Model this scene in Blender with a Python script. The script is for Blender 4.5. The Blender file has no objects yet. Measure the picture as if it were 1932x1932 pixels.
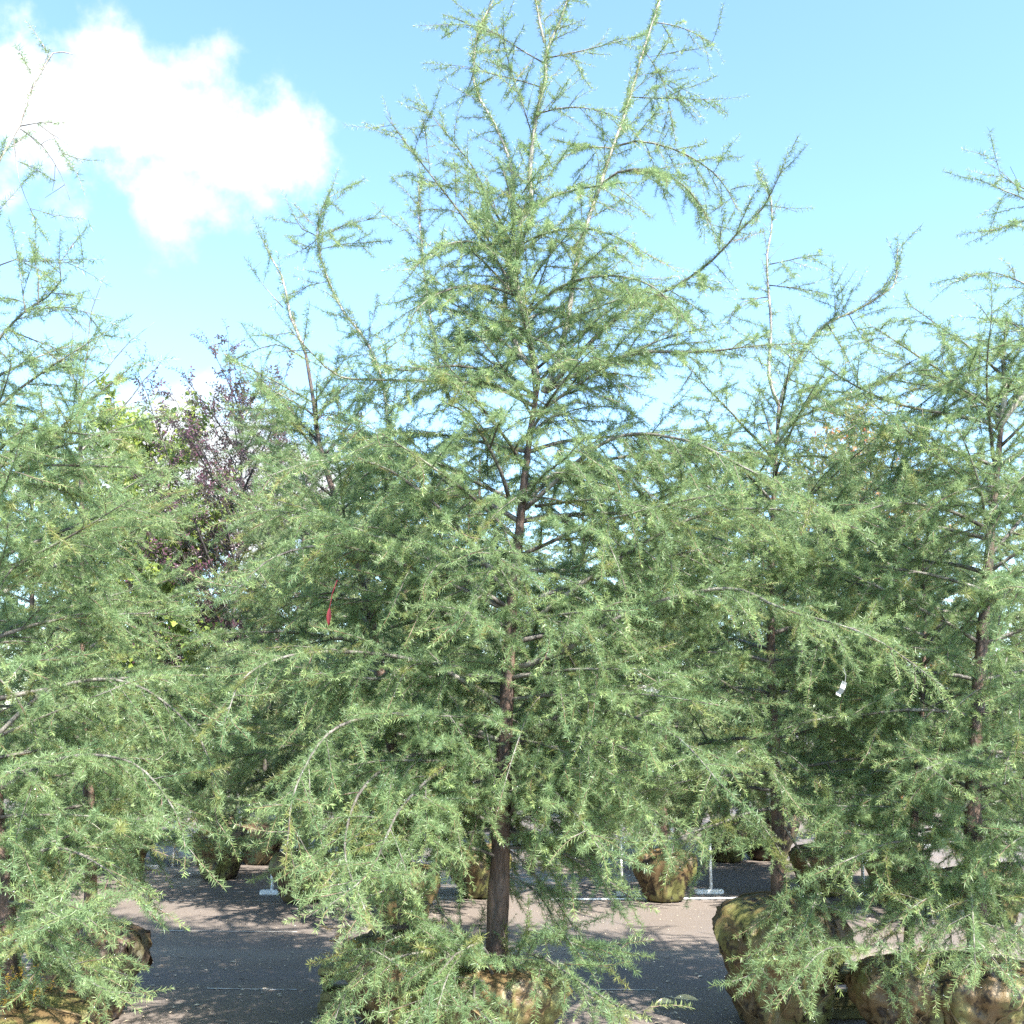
import bpy, math, random
import numpy as np
from mathutils import Vector, Matrix, noise

R = math.radians
random.seed(7)
rng = np.random.default_rng(7)
scene = bpy.context.scene
COL = scene.collection

# ------------------------------------------------------------------ camera
PITCH = R(10.5)
EYE = 1.58
FOV = R(50)
cam_d = bpy.data.cameras.new('camera')
cam_d.angle = FOV
cam_d.clip_start = 0.1
cam_d.clip_end = 2000
cam = bpy.data.objects.new('camera', cam_d)
cam.location = (0, 0, EYE)
cam.rotation_euler = (R(90) + PITCH, 0, 0)
COL.objects.link(cam)
scene.camera = cam

# ------------------------------------------------------------------ colour / exposure
vs = scene.view_settings
vs.view_transform = 'Standard'
vs.look = 'None'
vs.gamma = 1.0
vs.use_curve_mapping = False
vs.exposure = 1.93
scene.render.engine = 'CYCLES'
scene.cycles.use_denoising = False
scene.cycles.sample_clamp_indirect = 4.0
scene.cycles.max_bounces = 6
scene.cycles.diffuse_bounces = 4
scene.cycles.glossy_bounces = 2
scene.cycles.transmission_bounces = 4
scene.cycles.transparent_max_bounces = 8

SUN_EL, SUN_AZ = R(49), R(139)      # azimuth measured clockwise from +Y: to the right and a little behind the camera
sun_dir = Vector((math.sin(SUN_AZ) * math.cos(SUN_EL), math.cos(SUN_AZ) * math.cos(SUN_EL), math.sin(SUN_EL)))
sd = bpy.data.lights.new('sun', 'SUN')
sd.energy = 5.0
sd.angle = R(0.53)
sd.color = (1.0, 0.955, 0.88)
so = bpy.data.objects.new('sun', sd)
so.rotation_euler = sun_dir.to_track_quat('Z', 'Y').to_euler()
so.location = sun_dir * 50
COL.objects.link(so)


def ray(px, py):
    """direction of a point of the photograph (1932 px square)"""
    f = 966 / math.tan(FOV / 2)
    x, y = (px - 966) / f, (966 - py) / f
    return Vector((x, math.cos(PITCH) - y * math.sin(PITCH), math.sin(PITCH) + y * math.cos(PITCH)))


def at(px, py, Y):
    d = ray(px, py)
    t = Y / d.y
    return Vector((d.x * t, Y, EYE + d.z * t))


def ground_at(px, py, z=0.0):
    d = ray(px, py)
    t = (z - EYE) / d.z
    return Vector((d.x * t, d.y * t, z))


# ------------------------------------------------------------------ world: sky with clouds
world = bpy.data.worlds.new('World')
scene.world = world
world.use_nodes = True
wn, wl = world.node_tree.nodes, world.node_tree.links
wn.clear()


def nd(nodes, kind, **kw):
    n = nodes.new(kind)
    for k, v in kw.items():
        setattr(n, k, v)
    return n


def math_node(nodes, links, op, a, b=None, c=None, clamp=False):
    n = nodes.new('ShaderNodeMath')
    n.operation = op
    n.use_clamp = clamp
    for i, v in enumerate((a, b, c)):
        if v is None:
            continue
        if isinstance(v, (int, float)):
            n.inputs[i].default_value = v
        else:
            links.new(v, n.inputs[i])
    return n.outputs[0]


sky = nd(wn, 'ShaderNodeTexSky', sky_type='NISHITA', sun_disc=False)
sky.sun_elevation = SUN_EL
sky.sun_rotation = SUN_AZ
sky.air_density = 1.0
sky.dust_density = .5
sky.ozone_density = 1.6
tc = nd(wn, 'ShaderNodeTexCoord')
nrm = nd(wn, 'ShaderNodeVectorMath', operation='NORMALIZE')
wl.new(tc.outputs['Generated'], nrm.inputs[0])
nz = nd(wn, 'ShaderNodeTexNoise')
nz.inputs['Scale'].default_value = 15.0
nz.inputs['Detail'].default_value = 7.0
nz.inputs['Roughness'].default_value = 0.58
wl.new(nrm.outputs[0], nz.inputs['Vector'])
# cloud puffs: (px, py, radius px, strength) seen in the photograph, then others round the rest of the sky
puffs = [(60, 150, 110, 1), (170, 110, 100, 1), (120, 200, 120, 1), (230, 230, 130, 1), (330, 260, 150, 1), (430, 300, 130, 1),
         (540, 310, 110, 1), (340, 370, 110, 1), (420, 400, 80, .8), (500, 380, 80, .8), (40, 270, 90, .8), (330, 440, 70, .6),
         (405, 95, 50, .6), (20, 370, 70, .65), (100, 395, 70, .6), (-60, 180, 130, 1), (-160, 240, 140, 1),
         (290, 880, 130, 1.8), (390, 890, 170, 2.0), (490, 940, 170, 1.8), (320, 980, 120, 1.3), (580, 910, 100, 1.1)]
centres = [(ray(a, b).normalized(), c / 2072.0, s) for a, b, c, s in puffs]
prnd = random.Random(5)
for _ in range(9):
    az, el = prnd.uniform(60, 300), prnd.uniform(14, 50)
    for k in range(3):
        a2, e2 = R(az + prnd.uniform(-6, 6)), R(el + prnd.uniform(-2, 2))
        centres.append((Vector((math.sin(a2) * math.cos(e2), math.cos(a2) * math.cos(e2), math.sin(e2))), prnd.uniform(.05, .1), 1))
acc = None
for c, rad, s in centres:
    dn = nd(wn, 'ShaderNodeVectorMath', operation='DISTANCE')
    wl.new(nrm.outputs[0], dn.inputs[0])
    dn.inputs[1].default_value = c
    v = math_node(wn, wl, 'MULTIPLY_ADD', dn.outputs['Value'], -s / rad, s)      # s at the centre, 0 at the rim
    acc = v if acc is None else math_node(wn, wl, 'SMOOTH_MAX', acc, v, 0.25)
pert = math_node(wn, wl, 'MULTIPLY_ADD', nz.outputs['Fac'], 2.9, -1.45)
dens = math_node(wn, wl, 'ADD', acc, pert)
mr = nd(wn, 'ShaderNodeMapRange', interpolation_type='SMOOTHSTEP')
wl.new(dens, mr.inputs['Value'])
mr.inputs['From Min'].default_value = -0.05
mr.inputs['From Max'].default_value = .85
tint = nd(wn, 'ShaderNodeMix', data_type='RGBA', blend_type='MULTIPLY')
tint.inputs['Factor'].default_value = 1
wl.new(sky.outputs[0], tint.inputs['A'])
tint.inputs['B'].default_value = (.76, .87, .92, 1)
cl = nd(wn, 'ShaderNodeMix', data_type='RGBA')
wl.new(mr.outputs[0], cl.inputs['Factor'])
wl.new(tint.outputs['Result'], cl.inputs['A'])
csh = nd(wn, 'ShaderNodeMix', data_type='RGBA')
nz2 = nd(wn, 'ShaderNodeTexNoise')
nz2.inputs['Scale'].default_value = 9.0
nz2.inputs['Detail'].default_value = 5.0
wl.new(nrm.outputs[0], nz2.inputs['Vector'])
wl.new(nz2.outputs['Fac'], csh.inputs['Factor'])
csh.inputs['A'].default_value = (1.55, 1.8, 1.95, 1)
csh.inputs['B'].default_value = (3.2, 3.15, 3.1, 1)
wl.new(csh.outputs['Result'], cl.inputs['B'])
bg = nd(wn, 'ShaderNodeBackground')
bg.inputs['Strength'].default_value = 0.15
wl.new(cl.outputs['Result'], bg.inputs['Color'])
wo = nd(wn, 'ShaderNodeOutputWorld')
wl.new(bg.outputs[0], wo.inputs['Surface'])


# ------------------------------------------------------------------ materials
def new_mat(name):
    m = bpy.data.materials.new(name)
    m.use_nodes = True
    n, l = m.node_tree.nodes, m.node_tree.links
    n.clear()
    out = n.new('ShaderNodeOutputMaterial')
    return m, n, l, out


def mixrgb(n, l, fac, a, b, blend='MIX'):
    x = n.new('ShaderNodeMix')
    x.data_type = 'RGBA'
    x.blend_type = blend
    for sock, v in ((x.inputs['Factor'], fac), (x.inputs['A'], a), (x.inputs['B'], b)):
        if isinstance(v, (int, float)):
            sock.default_value = v
        elif isinstance(v, tuple):
            sock.default_value = v if len(v) == 4 else (*v, 1)
        else:
            l.new(v, sock)
    return x.outputs['Result']


def noise_fac(n, l, scale, detail=4, rough=.55, vec=None, lo=.35, hi=.65):
    t = n.new('ShaderNodeTexNoise')
    t.inputs['Scale'].default_value = scale
    t.inputs['Detail'].default_value = detail
    t.inputs['Roughness'].default_value = rough
    if vec is not None:
        l.new(vec, t.inputs['Vector'])
    m = n.new('ShaderNodeMapRange')
    m.interpolation_type = 'SMOOTHSTEP'
    m.inputs['From Min'].default_value = lo
    m.inputs['From Max'].default_value = hi
    l.new(t.outputs['Fac'], m.inputs['Value'])
    return m.outputs[0]


def foliage_mat(name, old, old2, fresh, rough=.42, trans=.45, spec=.5, aged=(.27, .25, .07)):
    """leaf colour: attribute 'tint' 0 = mature .. 1 = young growth, varied per spray"""
    m, n, l, out = new_mat(name)
    at_ = n.new('ShaderNodeAttribute')
    at_.attribute_name = 'tint'
    oi = n.new('ShaderNodeObjectInfo')
    base = mixrgb(n, l, oi.outputs['Random'], old, old2)
    rp = math_node(n, l, 'FRACT', math_node(n, l, 'MULTIPLY', oi.outputs['Random'], 37.3))
    yel = math_node(n, l, 'GREATER_THAN', rp, .94)
    base = mixrgb(n, l, math_node(n, l, 'MULTIPLY', yel, .75), base, aged)
    col = mixrgb(n, l, at_.outputs['Fac'], base, fresh)
    p = n.new('ShaderNodeBsdfPrincipled')
    l.new(col, p.inputs['Base Color'])
    p.inputs['Roughness'].default_value = rough
    p.inputs['Specular IOR Level'].default_value = spec
    t = n.new('ShaderNodeBsdfTranslucent')
    l.new(mixrgb(n, l, .35, col, (.44, .58, .22)), t.inputs['Color'])
    mx = n.new('ShaderNodeMixShader')
    mx.inputs[0].default_value = trans
    l.new(p.outputs[0], mx.inputs[1])
    l.new(t.outputs[0], mx.inputs[2])
    l.new(mx.outputs[0], out.inputs['Surface'])
    return m


M_NEEDLE = foliage_mat('larch_needles', (.152, .248, .122), (.222, .302, .135), (.335, .435, .165))
M_NEEDLE_FAR = foliage_mat('conifer_needles', (.15, .22, .12), (.215, .265, .14), (.28, .35, .14), trans=.45)
M_NEEDLE_DRY = foliage_mat('dry_needles', (.50, .30, .04), (.55, .36, .05), (.5, .4, .08))
M_PURPLE = foliage_mat('purple_leaves', (.045, .024, .038), (.085, .038, .06), (.20, .06, .11), rough=.35, aged=(.06, .05, .04))
M_MAPLE = foliage_mat('maple_leaves', (.07, .12, .03), (.15, .21, .04), (.30, .36, .06), trans=.35)
M_AUTUMN = foliage_mat('turning_leaves', (.13, .16, .07), (.26, .26, .12), (.60, .16, .07), trans=.35)
M_BROAD = foliage_mat('broad_leaves', (.075, .115, .055), (.13, .15, .08), (.24, .28, .10), trans=.35)
M_OLIVE = foliage_mat('olive_leaves', (.12, .13, .085), (.19, .17, .12), (.30, .28, .16), trans=.3)


def bark_mat(name, dark, mid, pale, palefac=(.45, .7), bump=.6, rough=.55):
    m, n, l, out = new_mat(name)
    tcn = n.new('ShaderNodeTexCoord')
    mp = n.new('ShaderNodeMapping')
    mp.inputs['Scale'].default_value = (1, 1, .35)
    l.new(tcn.outputs['Object'], mp.inputs['Vector'])
    f1 = noise_fac(n, l, 22, 6, .65, mp.outputs[0], .38, .62)
    f2 = noise_fac(n, l, 9, 5, .6, mp.outputs[0], *palefac)
    col = mixrgb(n, l, f2, mixrgb(n, l, f1, dark, mid), pale)
    p = n.new('ShaderNodeBsdfPrincipled')
    l.new(col, p.inputs['Base Color'])
    p.inputs['Roughness'].default_value = rough
    b = n.new('ShaderNodeBump')
    b.inputs['Strength'].default_value = bump
    b.inputs['Distance'].default_value = .01
    l.new(f1, b.inputs['Height'])
    l.new(b.outputs[0], p.inputs['Normal'])
    l.new(p.outputs[0], out.inputs['Surface'])
    return m


M_TRUNK = bark_mat('larch_bark', (.03, .022, .018), (.095, .058, .042), (.20, .125, .09))
M_BRANCH = bark_mat('larch_branch_bark', (.05, .042, .036), (.11, .095, .08), (.30, .28, .24), (.40, .75))
M_LEADER = bark_mat('young_pale_bark', (.16, .13, .11), (.36, .32, .28), (.55, .50, .45), (.4, .7), bump=.3)
M_TWIG = bark_mat('twig_bark', (.10, .055, .035), (.20, .12, .07), (.3, .22, .12), bump=.2)
M_DARKBARK = bark_mat('dark_bark', (.03, .026, .024), (.07, .06, .055), (.16, .14, .12))


def burlap_mat(name, a, b, moss, dark):
    m, n, l, out = new_mat(name)
    tcn = n.new('ShaderNodeTexCoord')
    g = noise_fac(n, l, 5, 5, .6, tcn.outputs['Object'], .35, .65)
    g2 = noise_fac(n, l, 3.2, 4, .6, tcn.outputs['Object'], .45, .6)
    g3 = noise_fac(n, l, 10, 6, .7, tcn.outputs['Object'], .50, .62)
    col = mixrgb(n, l, g3, mixrgb(n, l, g2, mixrgb(n, l, g, a, b), moss), dark)
    w = n.new('ShaderNodeTexNoise')
    w.inputs['Scale'].default_value = 160
    w.inputs['Detail'].default_value = 3
    l.new(tcn.outputs['Object'], w.inputs['Vector'])
    bp = n.new('ShaderNodeBump')
    bp.inputs['Strength'].default_value = .5
    bp.inputs['Distance'].default_value = .006
    l.new(w.outputs['Fac'], bp.inputs['Height'])
    p = n.new('ShaderNodeBsdfPrincipled')
    l.new(col, p.inputs['Base Color'])
    l.new(bp.outputs[0], p.inputs['Normal'])
    p.inputs['Roughness'].default_value = .5
    l.new(p.outputs[0], out.inputs['Surface'])
    return m


M_BURLAP = burlap_mat('wet_burlap', (.105, .068, .03), (.17, .115, .052), (.14, .14, .045), (.022, .014, .008))
M_BURLAP_DARK = burlap_mat('dark_wet_burlap', (.06, .04, .026), (.11, .07, .042), (.07, .065, .03), (.015, .01, .008))


def plain_mat(name, col, rough=.5, var=.25, scale=12, bump=.2):
    m, n, l, out = new_mat(name)
    tcn = n.new('ShaderNodeTexCoord')
    f = noise_fac(n, l, scale, 5, .6, tcn.outputs['Object'], .3, .7)
    c = mixrgb(n, l, f, tuple(v * (1 - var) for v in col), tuple(min(1, v * (1 + var)) for v in col))
    p = n.new('ShaderNodeBsdfPrincipled')
    l.new(c, p.inputs['Base Color'])
    p.inputs['Roughness'].default_value = rough
    b = n.new('ShaderNodeBump')
    b.inputs['Strength'].default_value = bump
    b.inputs['Distance'].default_value = .004
    l.new(f, b.inputs['Height'])
    l.new(b.outputs[0], p.inputs['Normal'])
    l.new(p.outputs[0], out.inputs['Surface'])
    return m


M_TWINE = plain_mat('jute_twine', (.16, .11, .05), .7)
M_WHITE = plain_mat('white_plastic_pipe', (.84, .85, .86), .35, .08, 20, .05)
M_MOSSWOOD = plain_mat('mossy_wood', (.15, .135, .05), .6, .5, 14, .6)
M_DEADLEAF = plain_mat('fallen_leaf', (.80, .66, .36), .5, .2, 30)
M_REDLEAF = plain_mat('red_leaf', (.11, .008, .012), .4, .3, 30)
M_THREAD = plain_mat('pale_thread', (.55, .53, .48), .6, .5, 6, .1)
M_LITTER = plain_mat('leaf_litter', (.46, .38, .27), .7, .7, 2, .1)
M_STAKE = plain_mat('orange_stake', (.42, .16, .05), .6)
M_TAG = plain_mat('white_tag', (.34, .35, .34), .4, .05)

# wet asphalt
M_GROUND, n, l, out = new_mat('wet_asphalt')
tcn = n.new('ShaderNodeTexCoord')
mp = n.new('ShaderNodeMapping')
mp.inputs['Scale'].default_value = (.22, 1.3, 1)
l.new(tcn.outputs['Object'], mp.inputs['Vector'])
band = noise_fac(n, l, 1.0, 5, .55, mp.outputs[0], .40, .64)
fine = noise_fac(n, l, 95, 3, .8, tcn.outputs['Object'], .3, .7)
blot = noise_fac(n, l, 2.6, 6, .65, tcn.outputs['Object'], .38, .66)
spk = noise_fac(n, l, 42, 2, .5, tcn.outputs['Object'], .69, .74)
c1 = mixrgb(n, l, fine, (.105, .084, .070), (.225, .19, .165))
c2 = mixrgb(n, l, fine, (.11, .09, .078), (.22, .188, .165))
col = mixrgb(n, l, spk, mixrgb(n, l, blot, c1, c2), (.34, .30, .26))
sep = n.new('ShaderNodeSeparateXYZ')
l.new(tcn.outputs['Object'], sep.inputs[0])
# a drier strip, sunlight painted into its paler colour, across the lot about 8 m out
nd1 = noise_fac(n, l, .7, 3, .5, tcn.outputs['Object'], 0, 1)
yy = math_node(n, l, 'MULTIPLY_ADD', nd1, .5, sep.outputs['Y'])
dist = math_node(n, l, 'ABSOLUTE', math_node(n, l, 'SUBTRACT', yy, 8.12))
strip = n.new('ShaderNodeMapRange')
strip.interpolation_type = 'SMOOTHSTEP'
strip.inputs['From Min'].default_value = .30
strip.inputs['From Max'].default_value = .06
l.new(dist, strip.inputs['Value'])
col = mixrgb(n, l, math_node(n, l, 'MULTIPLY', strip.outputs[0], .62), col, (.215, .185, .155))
p = n.new('ShaderNodeBsdfPrincipled')
l.new(col, p.inputs['Base Color'])
rg = n.new('ShaderNodeMapRange')
rg.inputs['To Min'].default_value = .42
rg.inputs['To Max'].default_value = .75
l.new(band, rg.inputs['Value'])
l.new(rg.outputs[0], p.inputs['Roughness'])
p.inputs['Specular IOR Level'].default_value = .22
bp = n.new('ShaderNodeBump')
bp.inputs['Strength'].default_value = .35
bp.inputs['Distance'].default_value = .006
l.new(math_node(n, l, 'MULTIPLY', fine, band), bp.inputs['Height'])
l.new(bp.outputs[0], p.inputs['Normal'])
l.new(p.outputs[0], out.inputs['Surface'])


# ------------------------------------------------------------------ mesh helpers
class MB:
    def __init__(self):
        self.v, self.f, self.tint, self.mi, self.nv = [], [], [], [], 0

    def add(self, verts, faces, tint=0.0, mi=0):
        b = self.nv
        self.v.extend(verts)
        self.nv += len(verts)
        self.f.extend(tuple(i + b for i in f) for f in faces)
        self.tint.extend([tint] * len(verts) if isinstance(tint, (int, float)) else tint)
        self.mi.extend([mi] * len(faces))

    def tube(self, pts, r0, r1, sides=5, radii=None, mi=0, cap=True):
        n = len(pts)
        P = [Vector(p) for p in pts]
        verts = []
        ref = Vector((0.3, 0.2, 1)) if abs((P[1] - P[0]).normalized().z) < .8 else Vector((1, .2, .1))
        u = None
        for i in range(n):
            t = (P[min(i + 1, n - 1)] - P[max(i - 1, 0)])
            t = t.normalized() if t.length > 1e-9 else Vector((0, 0, 1))
            u = (ref - t * ref.dot(t)) if u is None else (u - t * u.dot(t))
            u.normalize()
            w = t.cross(u)
            r = radii[i] if radii else r0 + (r1 - r0) * i / (n - 1)
            for k in range(sides):
                a = 2 * math.pi * k / sides
                verts.append(P[i] + (u * math.cos(a) + w * math.sin(a)) * r)
        faces = []
        for i in range(n - 1):
            for k in range(sides):
                k2 = (k + 1) % sides
                faces.append((i * sides + k, i * sides + k2, (i + 1) * sides + k2, (i + 1) * sides + k))
        if cap:
            faces.append(tuple(range(sides))[::-1])
            faces.append(tuple((n - 1) * sides + k for k in range(sides)))
        self.add(verts, faces, 0.0, mi)

    def box(self, c, s, rot=None, bev=0.0):
        hx, hy, hz = s[0] / 2, s[1] / 2, s[2] / 2
        b = min(bev, hx * .9, hy * .9, hz * .9)
        vs_ = []
        if b <= 0:
            for z in (-hz, hz):
                for x, y in ((-hx, -hy), (hx, -hy), (hx, hy), (-hx, hy)):
                    vs_.append(Vector((x, y, z)))
            fs = [(3, 2, 1, 0), (4, 5, 6, 7), (0, 1, 5, 4), (1, 2, 6, 5), (2, 3, 7, 6), (3, 0, 4, 7)]
        else:
            def ring(z, ins):
                o = []
                for x, y, dx, dy in ((-hx, -hy, 0, 1), (-hx, -hy, 1, 0), (hx, -hy, -1, 0), (hx, -hy, 0, 1), (hx, hy, 0, -1), (hx, hy, -1, 0), (-hx, hy, 1, 0), (-hx, hy, 0, -1)):
                    o.append(Vector((x + dx * b - math.copysign(ins, x) , y + dy * b - math.copysign(ins, y), z)))
                return o
            for z, ins in ((-hz, b), (-hz + b, 0), (hz - b, 0), (hz, b)):
                vs_ += ring(z, ins)
            fs = [tuple(range(8))[::-1], tuple(range(24, 32))]
            for i in range(3):
                for k in range(8):
                    k2 = (k + 1) % 8
                    fs.append((i * 8 + k, i * 8 + k2, (i + 1) * 8 + k2, (i + 1) * 8 + k))
        M = rot or Matrix.Identity(3)
        self.add([Vector(c) + M @ v for v in vs_], fs)

    def mesh(self, name, mats, smooth=False, tint=False):
        me = bpy.data.meshes.new(name)
        me.from_pydata([tuple(v) for v in self.v], [], self.f)
        for m in mats:
            me.materials.append(m)
        if len(mats) > 1:
            me.polygons.foreach_set('material_index', self.mi)
        if smooth:
            me.polygons.foreach_set('use_smooth', [True] * len(me.polygons))
        if tint:
            a = me.attributes.new('tint', 'FLOAT', 'POINT')
            a.data.foreach_set('value', self.tint)
        me.update()
        return me

    def obj(self, name, mats, parent=None, smooth=False, tint=False, loc=None):
        if loc is not None:
            self.v = [Vector(v) - Vector(loc) for v in self.v]
        o = bpy.data.objects.new(name, self.mesh(name, mats if isinstance(mats, list) else [mats], smooth, tint))
        COL.objects.link(o)
        if loc is not None:
            o.location = loc
        if parent is not None:
            adopt(o, parent)
        return o


def adopt(o, parent):
    """parent an object whose coordinates are in the world, keeping it where it is"""
    o.parent = parent
    T = Vector((0, 0, 0))
    q = parent
    while q is not None:
        T += Vector(q.location)
        q = q.parent
    o.location = Vector(o.location) - T


def tag(o, label=None, cat=None, group=None, kind=None):
    for k, v in (('label', label), ('category', cat), ('group', group), ('kind', kind)):
        if v:
            o[k] = v
    return o


def empty(name, loc, label, cat, group=None):
    o = bpy.data.objects.new(name, None)
    o.empty_display_size = .2
    o.location = loc
    COL.objects.link(o)
    return tag(o, label, cat, group)


def spline(pts, step=.06):
    P = [Vector(p) for p in pts]
    P = [P[0] * 2 - P[1]] + P + [P[-1] * 2 - P[-2]]
    out = []
    for i in range(1, len(P) - 2):
        p0, p1, p2, p3 = P[i - 1:i + 3]
        k = max(1, int((p2 - p1).length / step))
        for j in range(k):
            t = j / k
            out.append(.5 * (2 * p1 + (p2 - p0) * t + (2 * p0 - 5 * p1 + 4 * p2 - p3) * t * t + (3 * p1 - p0 - 3 * p2 + p3) * t ** 3))
    out.append(P[-2].copy())
    return out


# ------------------------------------------------------------------ spray prototypes (only ever used as instances, never linked)
def rdir(rnd):
    z = rnd.uniform(-1, 1)
    a = rnd.uniform(0, 2 * math.pi)
    s = math.sqrt(1 - z * z)
    return Vector((s * math.cos(a), s * math.sin(a), z))


def needle(mb, p, d, L, w, tint, rnd):
    s = d.cross(rdir(rnd))
    if s.length < 1e-4:
        return
    s.normalize()
    mid = p + d * (L * .55) + rdir(rnd) * L * .04
    mb.add([p - s * w * .35, p + s * w * .35, mid + s * w * .5, mid - s * w * .5, p + d * L], [(0, 1, 2, 3), (3, 2, 4)], tint, 1)


def rosette(mb, p, axis, nrm_, rnd, n, L, w, tint):
    for _ in range(n):
        d = (nrm_ * rnd.uniform(.1, .9) + rdir(rnd) * 1.0 + axis * .25)
        if d.length < .1:
            continue
        needle(mb, p, d.normalized(), L * rnd.uniform(.7, 1.15), w, min(1, max(0, tint + rnd.uniform(-.12, .12))), rnd)


def larch_proto(seed, L, kind, nl=.035, w=.0021):
    rnd = random.Random(seed)
    mb = MB()
    bend = Vector((rnd.uniform(-.25, .25), rnd.uniform(-.25, .25), 0))
    ax = lambda s: Vector((bend.x * s * s / L, bend.y * s * s / L, s))
    mb.tube([ax(L * i / 5) for i in range(6)], .0016, .0008, 3, mi=0, cap=False)
    fresh0 = L * {'old': 2.0, 'tip': .5, 'sparse': 2.0, 'young': .05}[kind]
    s = .008
    while s < L:
        a = rnd.uniform(0, 2 * math.pi)
        nr = Vector((math.cos(a), math.sin(a), .1))
        p = ax(s)
        if s < fresh0:
            rosette(mb, p + nr * .003, Vector((0, 0, 1)), nr, rnd, 9 if kind == 'sparse' else rnd.randint(11, 16), nl * (.75 if kind == 'sparse' else 1), w,
                    rnd.uniform(0, .22))
            s += rnd.uniform(.012, .021) * (1.25 if kind == 'sparse' else 1)
        else:
            for _ in range(2):
                a = rnd.uniform(0, 2 * math.pi)
                d = Vector((math.cos(a) * .9, math.sin(a) * .9, rnd.uniform(.3, .95))).normalized()
                k = 1 - .35 * (s - fresh0) / (L - fresh0 + 1e-6)
                needle(mb, p, d, nl * k * rnd.uniform(.85, 1.1), w * 1.15, min(1, rnd.uniform(.2, .5) + .45 * (s / L)), rnd)
            s += .0052
    if kind == 'tip':
        for _ in range(7):
            d = (rdir(rnd) * .6 + Vector((0, 0, 1))).normalized()
            needle(mb, ax(L), d, nl * .7, w, 1.0, rnd)
    return mb


def add_drops(mb, rnd, L, n):
    """water drops hanging among the needles"""
    for _ in range(n):
        c = Vector((rnd.uniform(-.018, .018), rnd.uniform(-.018, .018), rnd.uniform(0, L)))
        r = rnd.uniform(.0012, .0021)
        t = [c + Vector(q) * r for q in ((1, 0, 0), (0, 1, 0), (-1, 0, 0), (0, -1, 0), (0, 0, 1), (0, 0, -1))]
        mb.add(t, [(0, 1, 4), (1, 2, 4), (2, 3, 4), (3, 0, 4), (1, 0, 5), (2, 1, 5), (3, 2, 5), (0, 3, 5)], 0, 2)


M_DROP, n, l, out = new_mat('water_drops')
p = n.new('ShaderNodeBsdfPrincipled')
p.inputs['Base Color'].default_value = (.8, .85, .85, 1)
p.inputs['Roughness'].default_value = .12
p.inputs['Specular IOR Level'].default_value = 1
l.new(p.outputs[0], out.inputs['Surface'])


def leaf_blade(mb, p, d, up, L, W, tint, lobed, rnd):
    s = d.cross(up)
    if s.length < 1e-3:
        s = d.cross(Vector((1, 0, 0)))
    s.normalize()
    nn = s.cross(d).normalized()
    f = rnd.uniform(.1, .3)
    if lobed:
        prof = [(0, .0), (.10, .42), (.30, .38), (.42, 1.0), (.60, .45), (.78, .42), (1.0, .0)]
    else:
        prof = [(0, .0), (.25, .75), (.5, 1.0), (.75, .7), (1.0, .0)]
    c = [p + d * L * a + nn * (-.12 * L * a * a) for a, _ in prof]
    vs_ = list(c)
    k = len(prof)
    for sg in (-1, 1):
        for (a, b), q in zip(prof[1:-1], c[1:-1]):
            vs_.append(q + s * sg * W * .5 * b + nn * W * f * b)
    fs = []
    for q, base in enumerate((k, k + k - 2)):
        idx = [base + i for i in range(k - 2)]
        fs.append((0, 1, idx[0]))
        for i in range(k - 3):
            fs.append((i + 1, i + 2, idx[i + 1], idx[i]))
        fs.append((k - 2, k - 1, idx[-1]))
    mb.add(vs_, fs, tint, 1)


def leaf_proto(seed, L, nleaf, leafL, leafW, lobed, tint_hi=.3, redtip=False):
    rnd = random.Random(seed)
    mb = MB()
    bend = Vector((rnd.uniform(-.5, .5), rnd.uniform(-.5, .5), 0))
    ax = lambda s: Vector((bend.x * s * s / L, bend.y * s * s / L, s))
    mb.tube([ax(L * i / 4) for i in range(5)], .0022, .0011, 3, mi=0, cap=False)
    for i in range(nleaf):
        s = L * (.12 + .88 * (i + rnd.random() * .5) / nleaf)
        a = i * 2.4 + rnd.uniform(-.4, .4)
        d = Vector((math.cos(a), math.sin(a), rnd.uniform(-.1, .9))).normalized()
        st = ax(s)
        q = st + d * leafL * (.3 if lobed else .08)
        if redtip:
            t = 1.0 if (s > L * .8 and rnd.random() < .5) else rnd.uniform(0, .15)
        else:
            t = rnd.uniform(0, tint_hi) + (.35 if s > L * .8 else 0)
        leaf_blade(mb, q, d, Vector((rnd.uniform(-.4, .4), rnd.uniform(-.4, .4), 1)), leafL * rnd.uniform(.7, 1.1), leafW * rnd.uniform(.8, 1.1), t, lobed, rnd)
    return mb


def proto_set(name, builders, mats):
    out_ = []
    for mb in builders:
        o = bpy.data.objects.new(name, mb.mesh(name, mats, smooth=False, tint=True))
        out_.append(o)
    return out_


def larch_builders(seed0, spr=True, **kw):
    bs = []
    for i, k in enumerate(('old', 'old', 'old', 'tip', 'tip', 'young', 'sparse', 'sparse')):
        b = larch_proto(seed0 + i, .2, k, **kw)
        if spr:
            add_drops(b, random.Random(seed0 + 50 + i), .2, 1)
        bs.append(b)
    return bs


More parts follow.
